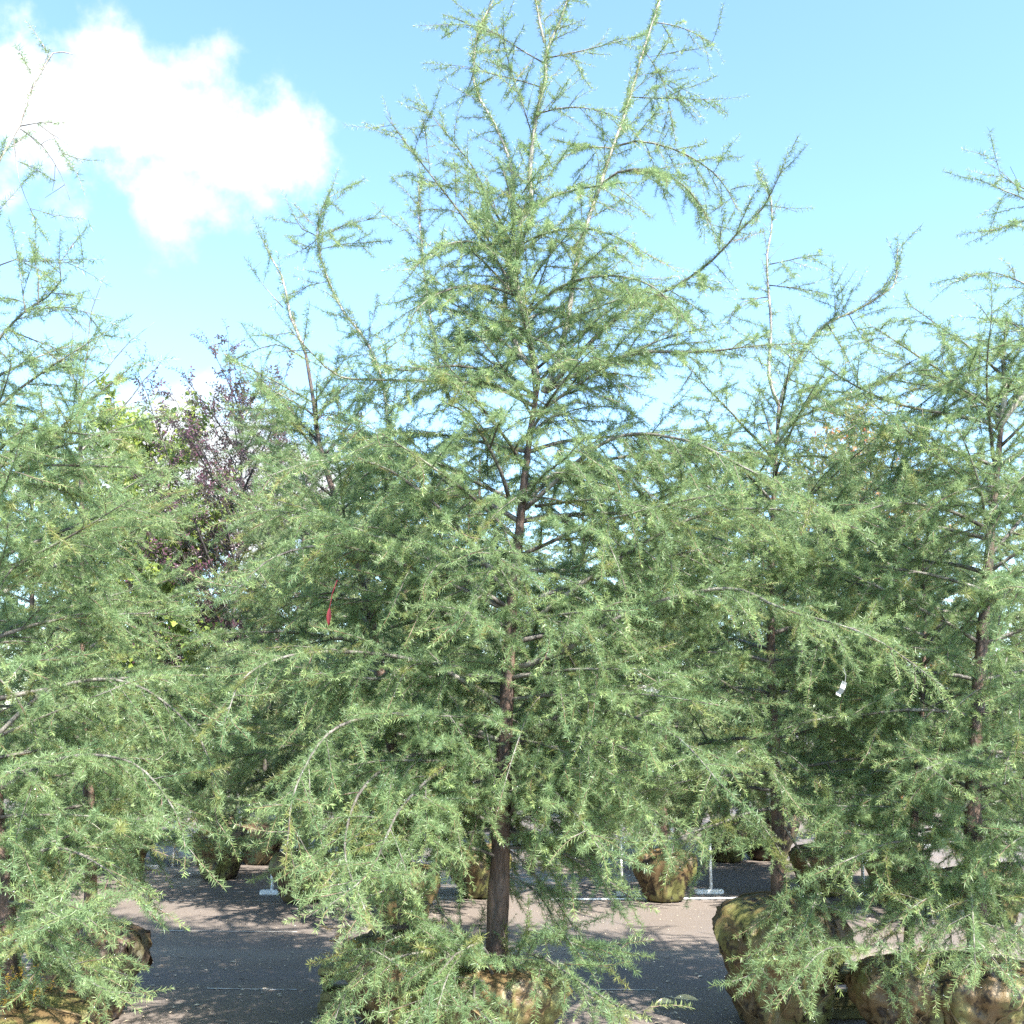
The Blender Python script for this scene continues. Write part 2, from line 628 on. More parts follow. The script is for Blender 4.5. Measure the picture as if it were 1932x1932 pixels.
P_LARCH = proto_set('needle_spray', larch_builders(10), [M_TWIG, M_NEEDLE, M_DROP])
P_LARCH_FAR = proto_set('needle_spray', larch_builders(30, spr=False, nl=.038, w=.0037), [M_TWIG, M_NEEDLE_FAR])
P_DRY = proto_set('needle_spray', [larch_proto(90 + i, .12, 'sparse', nl=.03, w=.0022) for i in range(2)], [M_TWIG, M_NEEDLE_DRY])
P_PURPLE = proto_set('leaf_spray', [leaf_proto(50 + i, .20, 13, .040, .019, False) for i in range(4)], [M_DARKBARK, M_PURPLE])
P_MAPLE = proto_set('leaf_spray', [leaf_proto(60 + i, .20, 8, .075, .075, True, .6) for i in range(4)], [M_TWIG, M_MAPLE])
P_AUTUMN = proto_set('leaf_spray', [leaf_proto(70 + i, .20, 10, .055, .050, True, .2, redtip=(i == 0)) for i in range(5)], [M_TWIG, M_AUTUMN])
P_BROAD = proto_set('leaf_spray', [leaf_proto(80 + i, .20, 12, .050, .028, False, .35) for i in range(4)], [M_TWIG, M_BROAD])
P_OLIVE = proto_set('leaf_spray', [leaf_proto(85 + i, .20, 14, .042, .020, False, .35) for i in range(4)], [M_DARKBARK, M_OLIVE])


def scatter_group(name, protos):
    g = bpy.data.node_groups.new(name, 'GeometryNodeTree')
    g.interface.new_socket('Geometry', in_out='INPUT', socket_type='NodeSocketGeometry')
    g.interface.new_socket('Geometry', in_out='OUTPUT', socket_type='NodeSocketGeometry')
    n, l = g.nodes, g.links
    gi, go = n.new('NodeGroupInput'), n.new('NodeGroupOutput')
    jn = n.new('GeometryNodeJoinGeometry')
    for o in reversed(protos):
        oi = n.new('GeometryNodeObjectInfo')
        oi.inputs['Object'].default_value = o
        gt = n.new('GeometryNodeGeometryToInstance')
        l.new(oi.outputs['Geometry'], gt.inputs[0])
        l.new(gt.outputs[0], jn.inputs[0])

    def named(attr, typ):
        a = n.new('GeometryNodeInputNamedAttribute')
        a.data_type = typ
        a.inputs['Name'].default_value = attr
        return [s for s in a.outputs if s.enabled and s.name == 'Attribute'][0]
    ip = n.new('GeometryNodeInstanceOnPoints')
    l.new(gi.outputs[0], ip.inputs['Points'])
    l.new(jn.outputs[0], ip.inputs['Instance'])
    ip.inputs['Pick Instance'].default_value = True
    l.new(named('idx', 'INT'), ip.inputs['Instance Index'])
    e2r = n.new('FunctionNodeEulerToRotation')
    l.new(named('rot', 'FLOAT_VECTOR'), e2r.inputs[0])
    l.new(e2r.outputs[0], ip.inputs['Rotation'])
    l.new(named('scl', 'FLOAT'), ip.inputs['Scale'])
    l.new(ip.outputs[0], go.inputs[0])
    return g


G_LARCH = scatter_group('larch_sprays', P_LARCH)
G_LARCH_FAR = scatter_group('far_larch_sprays', P_LARCH_FAR)
G_DRY = scatter_group('dry_sprays', P_DRY)
G_PURPLE = scatter_group('purple_sprays', P_PURPLE)
G_MAPLE = scatter_group('maple_sprays', P_MAPLE)
G_AUTUMN = scatter_group('autumn_sprays', P_AUTUMN)
G_BROAD = scatter_group('broad_sprays', P_BROAD)
G_OLIVE = scatter_group('olive_sprays', P_OLIVE)


def spray_object(name, pts, group, parent, loc):
    """pts: list of (position, direction, scale, index)"""
    if not pts:
        return None
    me = bpy.data.meshes.new(name)
    n_ = len(pts)
    me.vertices.add(n_)
    L0 = Vector(loc)
    me.vertices.foreach_set('co', [c for p_ in pts for c in (p_[0] - L0)])
    eul = []
    for _, d, _, _ in pts:
        q = d.to_track_quat('Z', 'Y').to_matrix() @ Matrix.Rotation(random.uniform(0, 6.283), 3, 'Z')
        eul.extend(q.to_euler())
    me.attributes.new('rot', 'FLOAT_VECTOR', 'POINT').data.foreach_set('vector', eul)
    me.attributes.new('scl', 'FLOAT', 'POINT').data.foreach_set('value', [p_[2] for p_ in pts])
    me.attributes.new('idx', 'INT', 'POINT').data.foreach_set('value', [p_[3] for p_ in pts])
    o = bpy.data.objects.new(name, me)
    COL.objects.link(o)
    o.location = loc
    md = o.modifiers.new('sprays', 'NODES')
    md.node_group = group
    if parent is not None:
        adopt(o, parent)
    return tag(o, kind='stuff')


# ------------------------------------------------------------------ larch growth
def pick_spray(rnd, t, dens=1.0):
    """t: 0 inner .. 1 tip"""
    if rnd.random() > dens:
        return rnd.choice((6, 7))
    if t > .88:
        return rnd.choice((3, 4, 0, 1, 5, 2))
    if t > .5 and rnd.random() < .15:
        return rnd.choice((3, 4))
    return rnd.choice((0, 1, 2, 0, 1, 2, 0, 1, 2, 3))


def clad(path, pts, rnd, t0, t1, dens=1.0, bare=0.0, scl=1.0):
    """needle sprays lying along a shoot"""
    acc_, L = 0.0, sum((path[i + 1] - path[i]).length for i in range(len(path) - 1))
    step = .15 * scl
    nxt = bare * L + rnd.uniform(0, .05)
    for i in range(len(path) - 1):
        seg = path[i + 1] - path[i]
        sl = seg.length
        while sl > 1e-6 and acc_ + sl >= nxt:
            f = (nxt - acc_) / sl
            tt = nxt / max(L, 1e-6)
            rem = L - nxt
            last = rem < step * 1.1
            idx = pick_spray(rnd, t0 + (t1 - t0) * tt, dens)
            if last and t1 > .95:
                idx = rnd.choice((3, 4, 5, 0, 1, 2))
            if dens < .5 and rnd.random() > dens * 2:
                nxt += step
                continue
            d = seg.normalized()
            if i + 3 < len(path):
                d = (path[i + 3] - path[i]).normalized()
            pts.append((path[i] + seg * f, d, scl * rnd.uniform(.85, 1.05), idx))
            nxt += step * rnd.uniform(.85, 1.1)
        acc_ += sl


def shoot(p, d, L, droop, rnd, n=6, wob=.08, lift=0.0):
    d = d.normalized()
    path = [p.copy()]
    st = L / n
    for i in range(n):
        k = (i + 1) / n
        d = (d + Vector((rnd.uniform(-wob, wob), rnd.uniform(-wob, wob), rnd.uniform(-wob, wob) - droop * st + lift * st * (k > .6) * 3))).normalized()
        path.append(path[-1] + d * st)
    return path


def grow_limb(path, r0, r1, rnd, mb, pts, gap=.095, kidlen=.55, droop=1.6, dens=1.0, bare=.1, kmax=.62, side_twigs=True, scl=1.0, mi=0, radial=False):
    """one primary limb: its wood into mb, its needle sprays into pts"""
    L = sum((path[i + 1] - path[i]).length for i in range(len(path) - 1))
    if dens < .5:
        gap, side_twigs = gap * 1.7, False
    mb.tube(path, r0, r1, 6 if r0 > .012 else 5, mi=mi)
    clad(path, pts, rnd, .2, 1.0, dens, bare=bare if not radial else .02, scl=scl * (1.0 if not radial else 1.25))
    if radial and dens > .3:
        clad(path, pts, rnd, .2, 1.0, dens, bare=.05, scl=scl * 1.35)
    acc_, nxt, side = 0.0, L * bare + rnd.uniform(0, gap), rnd.choice((-1, 1))
    for i in range(len(path) - 1):
        seg = path[i + 1] - path[i]
        sl = seg.length
        while sl > 1e-6 and acc_ + sl >= nxt:
            t = nxt / L
            p_ = path[i] + seg * ((nxt - acc_) / sl)
            tan = seg.normalized()
            if radial or abs(tan.z) > .75:
                a = rnd.uniform(0, 6.283)
                sd_ = Vector((math.cos(a), math.sin(a), 0))
                sd_ = (sd_ - tan * sd_.dot(tan)).normalized()
                lift = .25
            else:
                sd_ = tan.cross(Vector((0, 0, 1))).normalized() * side
                sd_ = (sd_ + Vector((0, 0, rnd.gauss(-.1, .7)))).normalized()
                lift = 0
            ang = R(rnd.uniform(30, 75))
            d = tan * math.cos(ang) + sd_ * math.sin(ang) + Vector((0, 0, lift))
            kl = min(kmax, kidlen * (L - nxt) + .10) * rnd.uniform(.55, 1.15)
            kl = max(kl, .09)
            kp = shoot(p_, d, kl, droop * rnd.uniform(.5, 1.4), rnd, n=max(3, int(kl / .07)))
            rk = max(.0018, min(r0 * .45, kl * .010))
            mb.tube(kp, rk, .0012, 4 if rk > .004 else 3, mi=mi, cap=False)
            clad(kp, pts, rnd, t * .6, 1.0, dens, scl=scl)
            if side_twigs and kl > .17:
                s2, n2, sg = 0.0, .05 + rnd.uniform(0, .04), 1
                for j in range(len(kp) - 1):
                    sg_ = kp[j + 1] - kp[j]
                    while s2 + sg_.length >= n2:
                        q = kp[j] + sg_ * ((n2 - s2) / sg_.length)
                        tn = sg_.normalized()
                        sv = tn.cross(Vector((0, 0, 1)))
                        if sv.length < .2:
                            sv = tn.cross(rdir(rnd))
                        sv = (sv.normalized() * sg + Vector((0, 0, rnd.gauss(-.2, .5)))).normalized()
                        a2 = R(rnd.uniform(35, 65))
                        dd = tn * math.cos(a2) + sv * math.sin(a2) - Vector((0, 0, .2))
                        pts.append((q, dd.normalized(), scl * rnd.uniform(.35, .85) * (1 - .35 * n2 / kl), pick_spray(rnd, rnd.choice((.2, .3, .4, .45, .92)), dens)))
                        n2 += rnd.uniform(.044, .074) * scl
                        sg = -sg
                    s2 += sg_.length
            nxt += gap * rnd.uniform(.7, 1.35)
            side = -side
        acc_ += sl


def px_path(pp, Y0, Y1, step=.06):
    n_ = len(pp)
    pts = [at(a, b, Y0 + (Y1 - Y0) * (i / (n_ - 1)) ** 1.2) for i, (a, b) in enumerate(pp)]
    return spline(pts, step)


def point_on(trunk, z):
    best = min(range(len(trunk)), key=lambda i: abs(trunk[i].z - z))
    return trunk[best]


def root_ball(parent, c, r, h, rnd, mat, lean=0.0, flap=True, top=None):
    """burlap wrapped root ball: narrow foot, bulging shoulder, domed top, with pleats and twine"""
    mb = MB()
    NU, NV = (120, 56) if flap else (60, 28)
    prof = [(0, .0), (0.50, .0), (.60, .03), (.70, .18), (.84, .42), (.96, .64), (1.0, .76), (.95, .88), (.80, .96), (.5, 1.0), (.22, 1.03), (.0, 1.04)]
    S = spline([Vector((a, 0, b)) for a, b in prof], .01)
    cs = [S[int(i * (len(S) - 1) / NV)] for i in range(NV + 1)]
    ph = [rnd.uniform(0, 6.28) for _ in range(5)]
    off = Vector((rnd.uniform(0, 50), rnd.uniform(0, 50), 0))

    def surf(u, a, b):
        pl = .020 * math.sin(9 * u + ph[0] + 2.5 * b) + .016 * math.sin(17 * u + ph[1] - 4 * b) + .03 * math.sin(3 * u + ph[2]) + .02 * math.sin(2 * u + ph[3] + 5 * b)
        q = Vector((math.cos(u) * 2.2, math.sin(u) * 2.2, b * 2.6)) + off
        nn_ = noise.noise(q) * .13 + abs(noise.noise(q * 2.3)) * -.12 + noise.noise(q * 5) * .035 - .07 * max(0, 1 - 5 * abs(noise.noise(q * 1.7 + Vector((4, 4, 4))))) ** 2 + .03 * max(0, 1 - 6 * abs(noise.noise(q * 3.1))) ** 2
        k = min(1, a * 1.6) * (1 if b > .05 else .4)
        rr = max(0, a + (pl + nn_) * k) * r
        z = max(.002 if b <= 0.001 else .01, b * h + noise.noise(q * 1.3 + Vector((9, 9, 9))) * .05 * h * (b > .1))
        return Vector((math.cos(u) * rr + lean * b * h, math.sin(u) * rr, z))
    vs_ = []
    for q in cs:
        for k in range(NU):
            vs_.append(Vector(c) + surf(2 * math.pi * k / NU, q.x, q.z))
    fs = []
    for i in range(NV):
        for k in range(NU):
            k2 = (k + 1) % NU
            fs.append((i * NU + k, i * NU + k2, (i + 1) * NU + k2, (i + 1) * NU + k))
    mb.add(vs_, fs)
    ball = mb.obj('root_ball', mat, parent, smooth=True, loc=Vector(c))
    tw = MB()
    for j in range(6):
        u0, sl = rnd.uniform(0, 6.28), rnd.uniform(.9, 2.2) * rnd.choice((-1, 1))
        pth = []
        for i in range(3, NV - 1):
            q = cs[i]
            w_ = surf(u0 + sl * q.z, q.x, q.z)
            pth.append(Vector(c) + Vector((w_.x * 1.015, w_.y * 1.015, w_.z + .003)))
        tw.tube(pth, .0045, .0045, 5)
    tw.obj('twine', M_TWINE, ball, smooth=True, loc=Vector(c))
    if flap:
        for j in range(5):
            fm = MB()
            u0 = rnd.uniform(0, 6.28)
            W_, L_ = rnd.uniform(.08, .2), rnd.uniform(.07, .16)
            g = []
            for a in range(7):
                for b in range(5):
                    uu = u0 + (a / 6 - .5) * W_ / r
                    z = .93 - .0 * b
                    base = surf(uu, .93, .84)
                    o_ = Vector((base.x, base.y, 0)).normalized()
                    g.append(Vector(c) + base + o_ * (.008 + .012 * math.sin(b * 1.0 + a) + .005 * b) + Vector((0, 0, .03 - L_ * b / 4 * (1 + .3 * math.sin(a * 2.1 + j)))))
            fs2 = [(a * 5 + b, a * 5 + b + 1, (a + 1) * 5 + b + 1, (a + 1) * 5 + b) for a in range(6) for b in range(4)]
            fm.add(g, fs2)
            fm.obj('burlap_flap', mat, ball, smooth=True, loc=Vector(c))
    return ball


def make_larch(name, label, trunk_px, Y, r_base, limbs, leaders, nrand, zr, reach, seed, group='balled larches standing in rows', cat='larch', ball=None,
               detailed=True, spr=None, dens=1.0, base_z=None, droop=1.5, elev=(.75, .0), gap=.062, scl=1.0, azr=None):
    """trunk_px: pixel points from the foot up, Y: depth (number or (foot, top))"""
    rnd = random.Random(seed)
    Y0, Y1 = (Y, Y) if isinstance(Y, (int, float)) else Y
    trunk = px_path(trunk_px, Y0, Y1, .08)
    foot = Vector((trunk[0].x, trunk[0].y, 0))
    root = empty(name, foot, label, cat, group)
    g = spr or G_LARCH
    if trunk[0].z > .1:
        trunk = [Vector((foot.x, foot.y, .35 * trunk[0].z)), ] + trunk
    n_ = len(trunk)
    mb = MB()
    rad = [r_base * (1 - .80 * (i / (n_ - 1)) ** .9) * (1 + .06 * math.sin(i * 1.7 + seed)) for i in range(n_)]
    mb.tube(trunk, 0, 0, 14 if r_base > .03 else 8, radii=rad)
    # knots where limbs leave
    mb.obj('trunk', M_TRUNK, root, smooth=True, loc=foot)
    all_w, all_p = MB(), []

    def emit(w, p_, nm='branch', mats=M_BRANCH):
        if detailed:
            b = w.obj(nm, mats, root, smooth=True, loc=foot)
            if p_:
                spray_object('needles', p_, g, b, foot)
        else:
            all_w.add(w.v, w.f)
            all_p.extend(p_)
    for pp, ya, yb, r0, r1, dn in leaders:
        w, p_ = MB(), []
        path = px_path(pp, ya, yb, .07)
        grow_limb(path, r0, r1, rnd, w, p_, gap=.10, kidlen=.09, kmax=.28, droop=1.2, dens=dn, bare=.04, radial=True, scl=scl)
        emit(w, p_, 'leader', M_LEADER if dn > .05 else M_BRANCH)
    for pp, ya, yb, r0, r1, dn in limbs:
        w, p_ = MB(), []
        path = px_path(pp, ya, yb, .07)
        grow_limb(path, r0, r1, rnd, w, p_, gap=gap, kidlen=.28, kmax=.38, droop=droop, dens=dn, bare=.1, scl=scl)
        emit(w, p_)
    axis = trunk + (px_path(leaders[0][0], leaders[0][1], leaders[0][2], .07) if leaders else [])
    for i in range(nrand):
        z = zr[0] + (zr[1] - zr[0]) * ((i + rnd.uniform(0, .9)) / max(nrand, 1)) ** 1.2
        o = point_on(axis, z)
        az = i * 2.399 + seed + rnd.uniform(-.35, .35)
        if azr is not None:
            az = rnd.uniform(*azr)
        if seed in (11, 23) and z < 1.75 and math.sin(az) < -.88:
            az += .75 * (1 if math.cos(az) > 0 else -1)
        L = reach(z) * rnd.uniform(.72, 1.12)
        L *= 1 - .28 * max(0, -math.sin(az)) * (detailed and Y0 < 5.65)
        if L < .15:
            continue
        k = (z - zr[0]) / (zr[1] - zr[0])
        e = elev[1] + (elev[0] - elev[1]) * k + rnd.uniform(-.15, .2)
        d = Vector((math.cos(az) * math.cos(e), math.sin(az) * math.cos(e), math.sin(e)))
        path = shoot(o, d, L, .38 * rnd.uniform(.4, 1.5) * (1 - .75 * k), rnd, n=max(5, int(L / .09)), wob=.07)
        w, p_ = MB(), []
        r0 = min(.016, .005 + .0065 * L)
        grow_limb(path, r0, .0015, rnd, w, p_, gap=gap, droop=droop, dens=dens, bare=.12, scl=scl)
        emit(w, p_)
    if not detailed:
        c_ = all_w.obj('branches', M_BRANCH, root, smooth=True, loc=foot)
        spray_object('crown', all_p, g, root, foot)
    if ball:
        r, h, mat, flap = ball
        root_ball(root, foot, r, h, rnd, mat, flap=flap)
    return root


# ------------------------------------------------------------------ ground
gm = MB()
gm.add([Vector((-300, -40, 0)), Vector((300, -40, 0)), Vector((300, 900, 0)), Vector((-300, 900, 0))], [(0, 1, 2, 3)])
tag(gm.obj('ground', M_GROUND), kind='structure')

# ------------------------------------------------------------------ the central larch
CY = 5.6
central_leaders = [
    ([(1015, 723), (991, 605), (980, 566), (968, 488), (984, 461), (980, 422), (1003, 390), (999, 332), (1007, 254), (1015, 203), (1030, 148), (1030, 98), (1054, 47), (1070, 0), (1092, -70)], CY, CY - .1, .020, .004, .9),
    ([(1000, 690), (984, 670), (956, 605), (954, 558), (968, 470), (968, 390), (966, 320), (937, 242), (905, 187), (894, 156), (896, 98), (904, 51), (929, 4), (945, -40)], CY, CY + .3, .015, .004, .85),
    ([(1025, 740), (1058, 664), (1077, 566), (1085, 508), (1105, 430), (1132, 351), (1155, 281), (1175, 226), (1194, 164), (1214, 94), (1234, 35), (1245, 0), (1255, -60)], CY, CY + .15, .016, .004, .85),
    ([(1027, 80), (1020, 50), (1011, 0), (1010, -40)], CY - .1, CY - .1, .008, .003, .6),
    ([(850, 760), (830, 700), (804, 547), (796, 461), (788, 390), (796, 348)], CY + .1, CY + .4, .009, .003, .6),
]
central_limbs = [
    ([(1030, 735), (1054, 711), (1148, 613), (1226, 562), (1277, 539), (1343, 492), (1394, 437), (1440, 392), (1474, 322)], CY, CY - .7, .014, .002, 1),
    ([(1030, 740), (1069, 715), (1163, 676), (1226, 664), (1323, 664), (1430, 652), (1510, 648)], CY, CY - .5, .013, .002, 1),
    ([(1010, 745), (937, 707), (862, 690), (773, 699), (700, 690)], CY, CY - .4, .012, .002, 1),
    ([(1005, 765), (929, 730), (816, 719), (718, 717), (640, 710), (590, 668), (545, 618)], CY, CY - .6, .013, .002, 1),
    ([(978, 560), (930, 480), (890, 430), (851, 379), (808, 324), (765, 269), (728, 219)], CY, CY - .2, .009, .0015, .7),
    ([(970, 470), (948, 425), (921, 375), (890, 312), (843, 254), (802, 203)], CY, CY - .1, .008, .0015, .8),
    ([(1157, 277), (1200, 266), (1265, 279), (1323, 308), (1362, 343), (1394, 400)], CY + .07, CY - .2, .007, .0015, .9),
    ([(1132, 350), (1165, 325), (1230, 320), (1290, 350), (1330, 400), (1350, 450)], CY + .06, CY - .3, .007, .0015, .9),
    ([(1189, 183), (1260, 186), (1345, 187)], CY + .1, CY + .1, .004, .001, .5),
    ([(1232, 42), (1280, 50), (1345, 80)], CY + .13, CY + .1, .004, .001, .6),
    ([(1214, 94), (1250, 150), (1270, 240)], CY + .12, CY, .003, .001, .5),
    ([(1158, 280), (1110, 278), (1060, 300), (1030, 340)], CY + .07, CY - .2, .005, .0015, .9),
    ([(1030, 110), (1100, 95), (1180, 75)], CY, CY - .1, .005, .0015, .9),
    ([(1028, 120), (985, 95), (945, 70), (900, 52), (860, 45), (830, 50)], CY, CY + .2, .005, .0012, .6),
    ([(1022, 165), (975, 150), (930, 140), (880, 126), (832, 122)], CY, CY + .1, .004, .0012, .5),
    ([(1012, 215), (1050, 205), (1100, 203), (1150, 215), (1190, 240)], CY, CY - .2, .005, .0012, .8),
    ([(1005, 260), (990, 210), (960, 120), (945, 60)], CY, CY - .2, .004, .001, .8),
    ([(1003, 390), (1060, 365), (1120, 352), (1180, 345)], CY, CY - .6, .007, .0015, 1),
    ([(985, 460), (1030, 440), (1100, 430), (1170, 450), (1210, 480)], CY, CY - .7, .007, .0015, 1),
    ([(970, 500), (930, 470), (880, 455), (820, 470), (780, 510)], CY, CY - .6, .007, .0015, 1),
    ([(980, 560), (920, 540), (850, 545), (790, 580), (760, 640)], CY, CY - .6, .009, .0015, 1),
    ([(985, 600), (1060, 540), (1150, 520), (1230, 540), (1290, 600)], CY, CY - .8, .010, .0015, 1),
    ([(960, 940), (945, 890), (915, 830), (880, 780), (850, 765)], CY - .05, CY - .5, .012, .003, .5),
    ([(925, 845), (940, 800), (965, 770)], CY - .3, CY - .5, .006, .002, .3),
    ([(1010, 955), (1060, 948), (1150, 942), (1230, 960)], CY, CY - .4, .010, .002, .8),
    ([(975, 1260), (1060, 1230), (1200, 1150), (1370, 1110), (1480, 1150), (1640, 1200), (1780, 1295)], CY, CY - .9, .016, .002, 1),
    ([(970, 1200), (1100, 1100), (1300, 980), (1450, 960), (1580, 985), (1625, 1000)], CY, CY - .7, .015, .002, 1),
    ([(990, 960), (1150, 830), (1290, 830), (1400, 880), (1500, 930), (1560, 960)], CY, CY - .7, .014, .002, 1),
    ([(955, 1150), (800, 1080), (640, 1030), (520, 1050), (440, 1120)], CY, CY - .8, .014, .002, 1),
    ([(955, 1120), (850, 980), (720, 880), (600, 870), (500, 900)], CY, CY - .5, .014, .002, 1),
    ([(950, 1330), (800, 1250), (600, 1230), (470, 1270), (420, 1370)], CY, CY - .9, .015, .002, 1),
    ([(950, 1400), (800, 1350), (640, 1370), (560, 1480), (540, 1610)], CY, CY - 1.0, .014, .002, 1),
    ([(945, 1440), (800, 1420), (690, 1480), (650, 1600), (690, 1720)], CY, CY - 1.1, .014, .002, 1),
    ([(945, 1470), (860, 1440), (760, 1520), (700, 1640), (620, 1710)], CY, CY - 1.3, .012, .002, 1),
    ([(945, 1620), (880, 1600), (800, 1650), (700, 1690)], CY, CY - .5, .009, .002, .6),
    ([(960, 1560), (1010, 1585), (1080, 1580), (1170, 1560)], CY, CY - .4, .010, .002, .8),
    ([(955, 1545), (990, 1500), (1040, 1440), (1130, 1400), (1220, 1430)], CY, CY - .6, .012, .002, 1),
    ([(955, 1600), (1000, 1640), (1050, 1700), (1090, 1765)], CY, CY - .1, .006, .0015, .6),
    ([(955, 1650), (1010, 1680), (1050, 1740), (1085, 1790)], CY, CY - .3, .006, .0015, .6),
    ([(940, 1860), (880, 1820), (830, 1790), (780, 1720), (760, 1650)], CY - .1, CY - .3, .010, .002, 1),
    ([(940, 1860), (830, 1800), (740, 1810), (660, 1860), (630, 1930)], CY - .1, CY - .6, .010, .002, 1),
    ([(940, 1870), (850, 1850), (780, 1840), (700, 1790), (640, 1800)], CY - .1, CY - .5, .009, .002, 1),
    ([(945, 1860), (900, 1800), (860, 1800), (800, 1880), (760, 1940)], CY - .1, CY - .8, .009, .002, 1),
    ([(950, 1860), (1000, 1800), (1060, 1830), (1120, 1870), (1210, 1925)], CY - .1, CY - .7, .011, .002, 1),
    ([(950, 1860), (990, 1780), (1060, 1770), (1120, 1780), (1190, 1800)], CY - .1, CY - .3, .008, .002, 1),
    ([(945, 1870), (900, 1850), (900, 1900), (960, 1960)], CY - .1, CY - .8, .009, .002, 1),
    ([(940, 1850), (880, 1790), (800, 1760), (720, 1780), (670, 1830)], CY - .1, CY - .4, .009, .002, 1),
    ([(940, 1850), (880, 1770), (800, 1700), (730, 1700)], CY, CY + .2, .009, .002, 1),
    ([(945, 1840), (900, 1780), (850, 1830), (820, 1920)], CY - .1, CY - .7, .009, .002, 1),
    ([(945, 1560), (860, 1530), (760, 1580), (660, 1660)], CY, CY - .5, .010, .002, 1),
    ([(945, 1520), (870, 1480), (800, 1560), (740, 1650)], CY, CY - .9, .010, .002, 1),
    ([(955, 1500), (1060, 1450), (1180, 1490), (1240, 1570)], CY, CY - .6, .011, .002, 1),
    ([(955, 1520), (1020, 1480), (1090, 1540), (1130, 1600)], CY, CY - .9, .010, .002, 1),
    ([(955, 1400), (1100, 1340), (1260, 1380), (1370, 1490)], CY, CY - .9, .013, .002, 1),
]


def central_reach(z):
    return float(np.interp(z, [1.0, 1.5, 2.0, 2.6, 3.1, 3.6, 4.2], [.75, 1.25, 1.6, 1.5, 1.0, .65, .35]))


make_larch('larch_tree', 'tall central larch with three pale leaders reaching above the others', 
           [(938, 1880), (938, 1750), (945, 1600), (948, 1500), (952, 1400), (958, 1280), (965, 1150), (978, 1020), (988, 920), (1000, 820), (1016, 720)], CY, .062,
           central_limbs, central_leaders, 74, (.95, 4.2), central_reach, 11, ball=(.33, .40, M_BURLAP, True))

# ------------------------------------------------------------------ right of centre: larch in a large shapely root ball
RY = 6.08
make_larch('larch_tree', 'forked larch right of the central one, above a big fully visible burlap ball',
           [(1468, 1690), (1468, 1560), (1462, 1420), (1455, 1250), (1455, 1060), (1462, 900), (1470, 755)], (RY, RY + .2), .040,
           [([(1451, 499), (1502, 488), (1545, 480)], RY + .2, RY, .004, .001, .5),
            ([(1451, 538), (1490, 542), (1552, 552)], RY + .2, RY + .1, .004, .001, .5),
            ([(1452, 560), (1400, 570), (1370, 610)], RY + .2, RY + .1, .004, .001, .5),
            ([(1556, 613), (1576, 597), (1572, 538)], RY + .2, RY + .1, .004, .001, .5),
            ([(1560, 610), (1595, 667), (1615, 718)], RY + .2, RY, .005, .001, .8),
            ([(1600, 590), (1630, 640), (1665, 660)], RY + .2, RY, .004, .001, .5),
            ([(1486, 714), (1540, 735), (1600, 740)], RY + .2, RY, .005, .001, .5),
            ([(1468, 1640), (1490, 1680), (1460, 1760), (1425, 1840)], RY - .1, RY - .8, .006, .0015, .9),
            ([(1480, 1560), (1540, 1660), (1530, 1720), (1490, 1800)], RY - .1, RY - .9, .007, .0015, 1),
            ([(1470, 1600), (1420, 1580), (1390, 1600)], RY - .1, RY - .3, .006, .0015, .8)],
           [([(1470, 765), (1451, 710), (1455, 617), (1449, 538), (1447, 480), (1455, 437), (1455, 374), (1439, 343)], RY + .2, RY + .2, .012, .003, .35),
            ([(1472, 760), (1486, 714), (1517, 660), (1556, 613), (1607, 589), (1650, 566), (1685, 542), (1693, 499), (1693, 468)], RY + .2, RY + .1, .012, .003, .5)],
           44, (1.1, 3.3), lambda z: float(np.interp(z, [1.1, 1.8, 2.5, 3.3], [.9, 1.15, 1.0, .6])), 23, ball=(.355, .62, M_BURLAP, True), dens=.85)

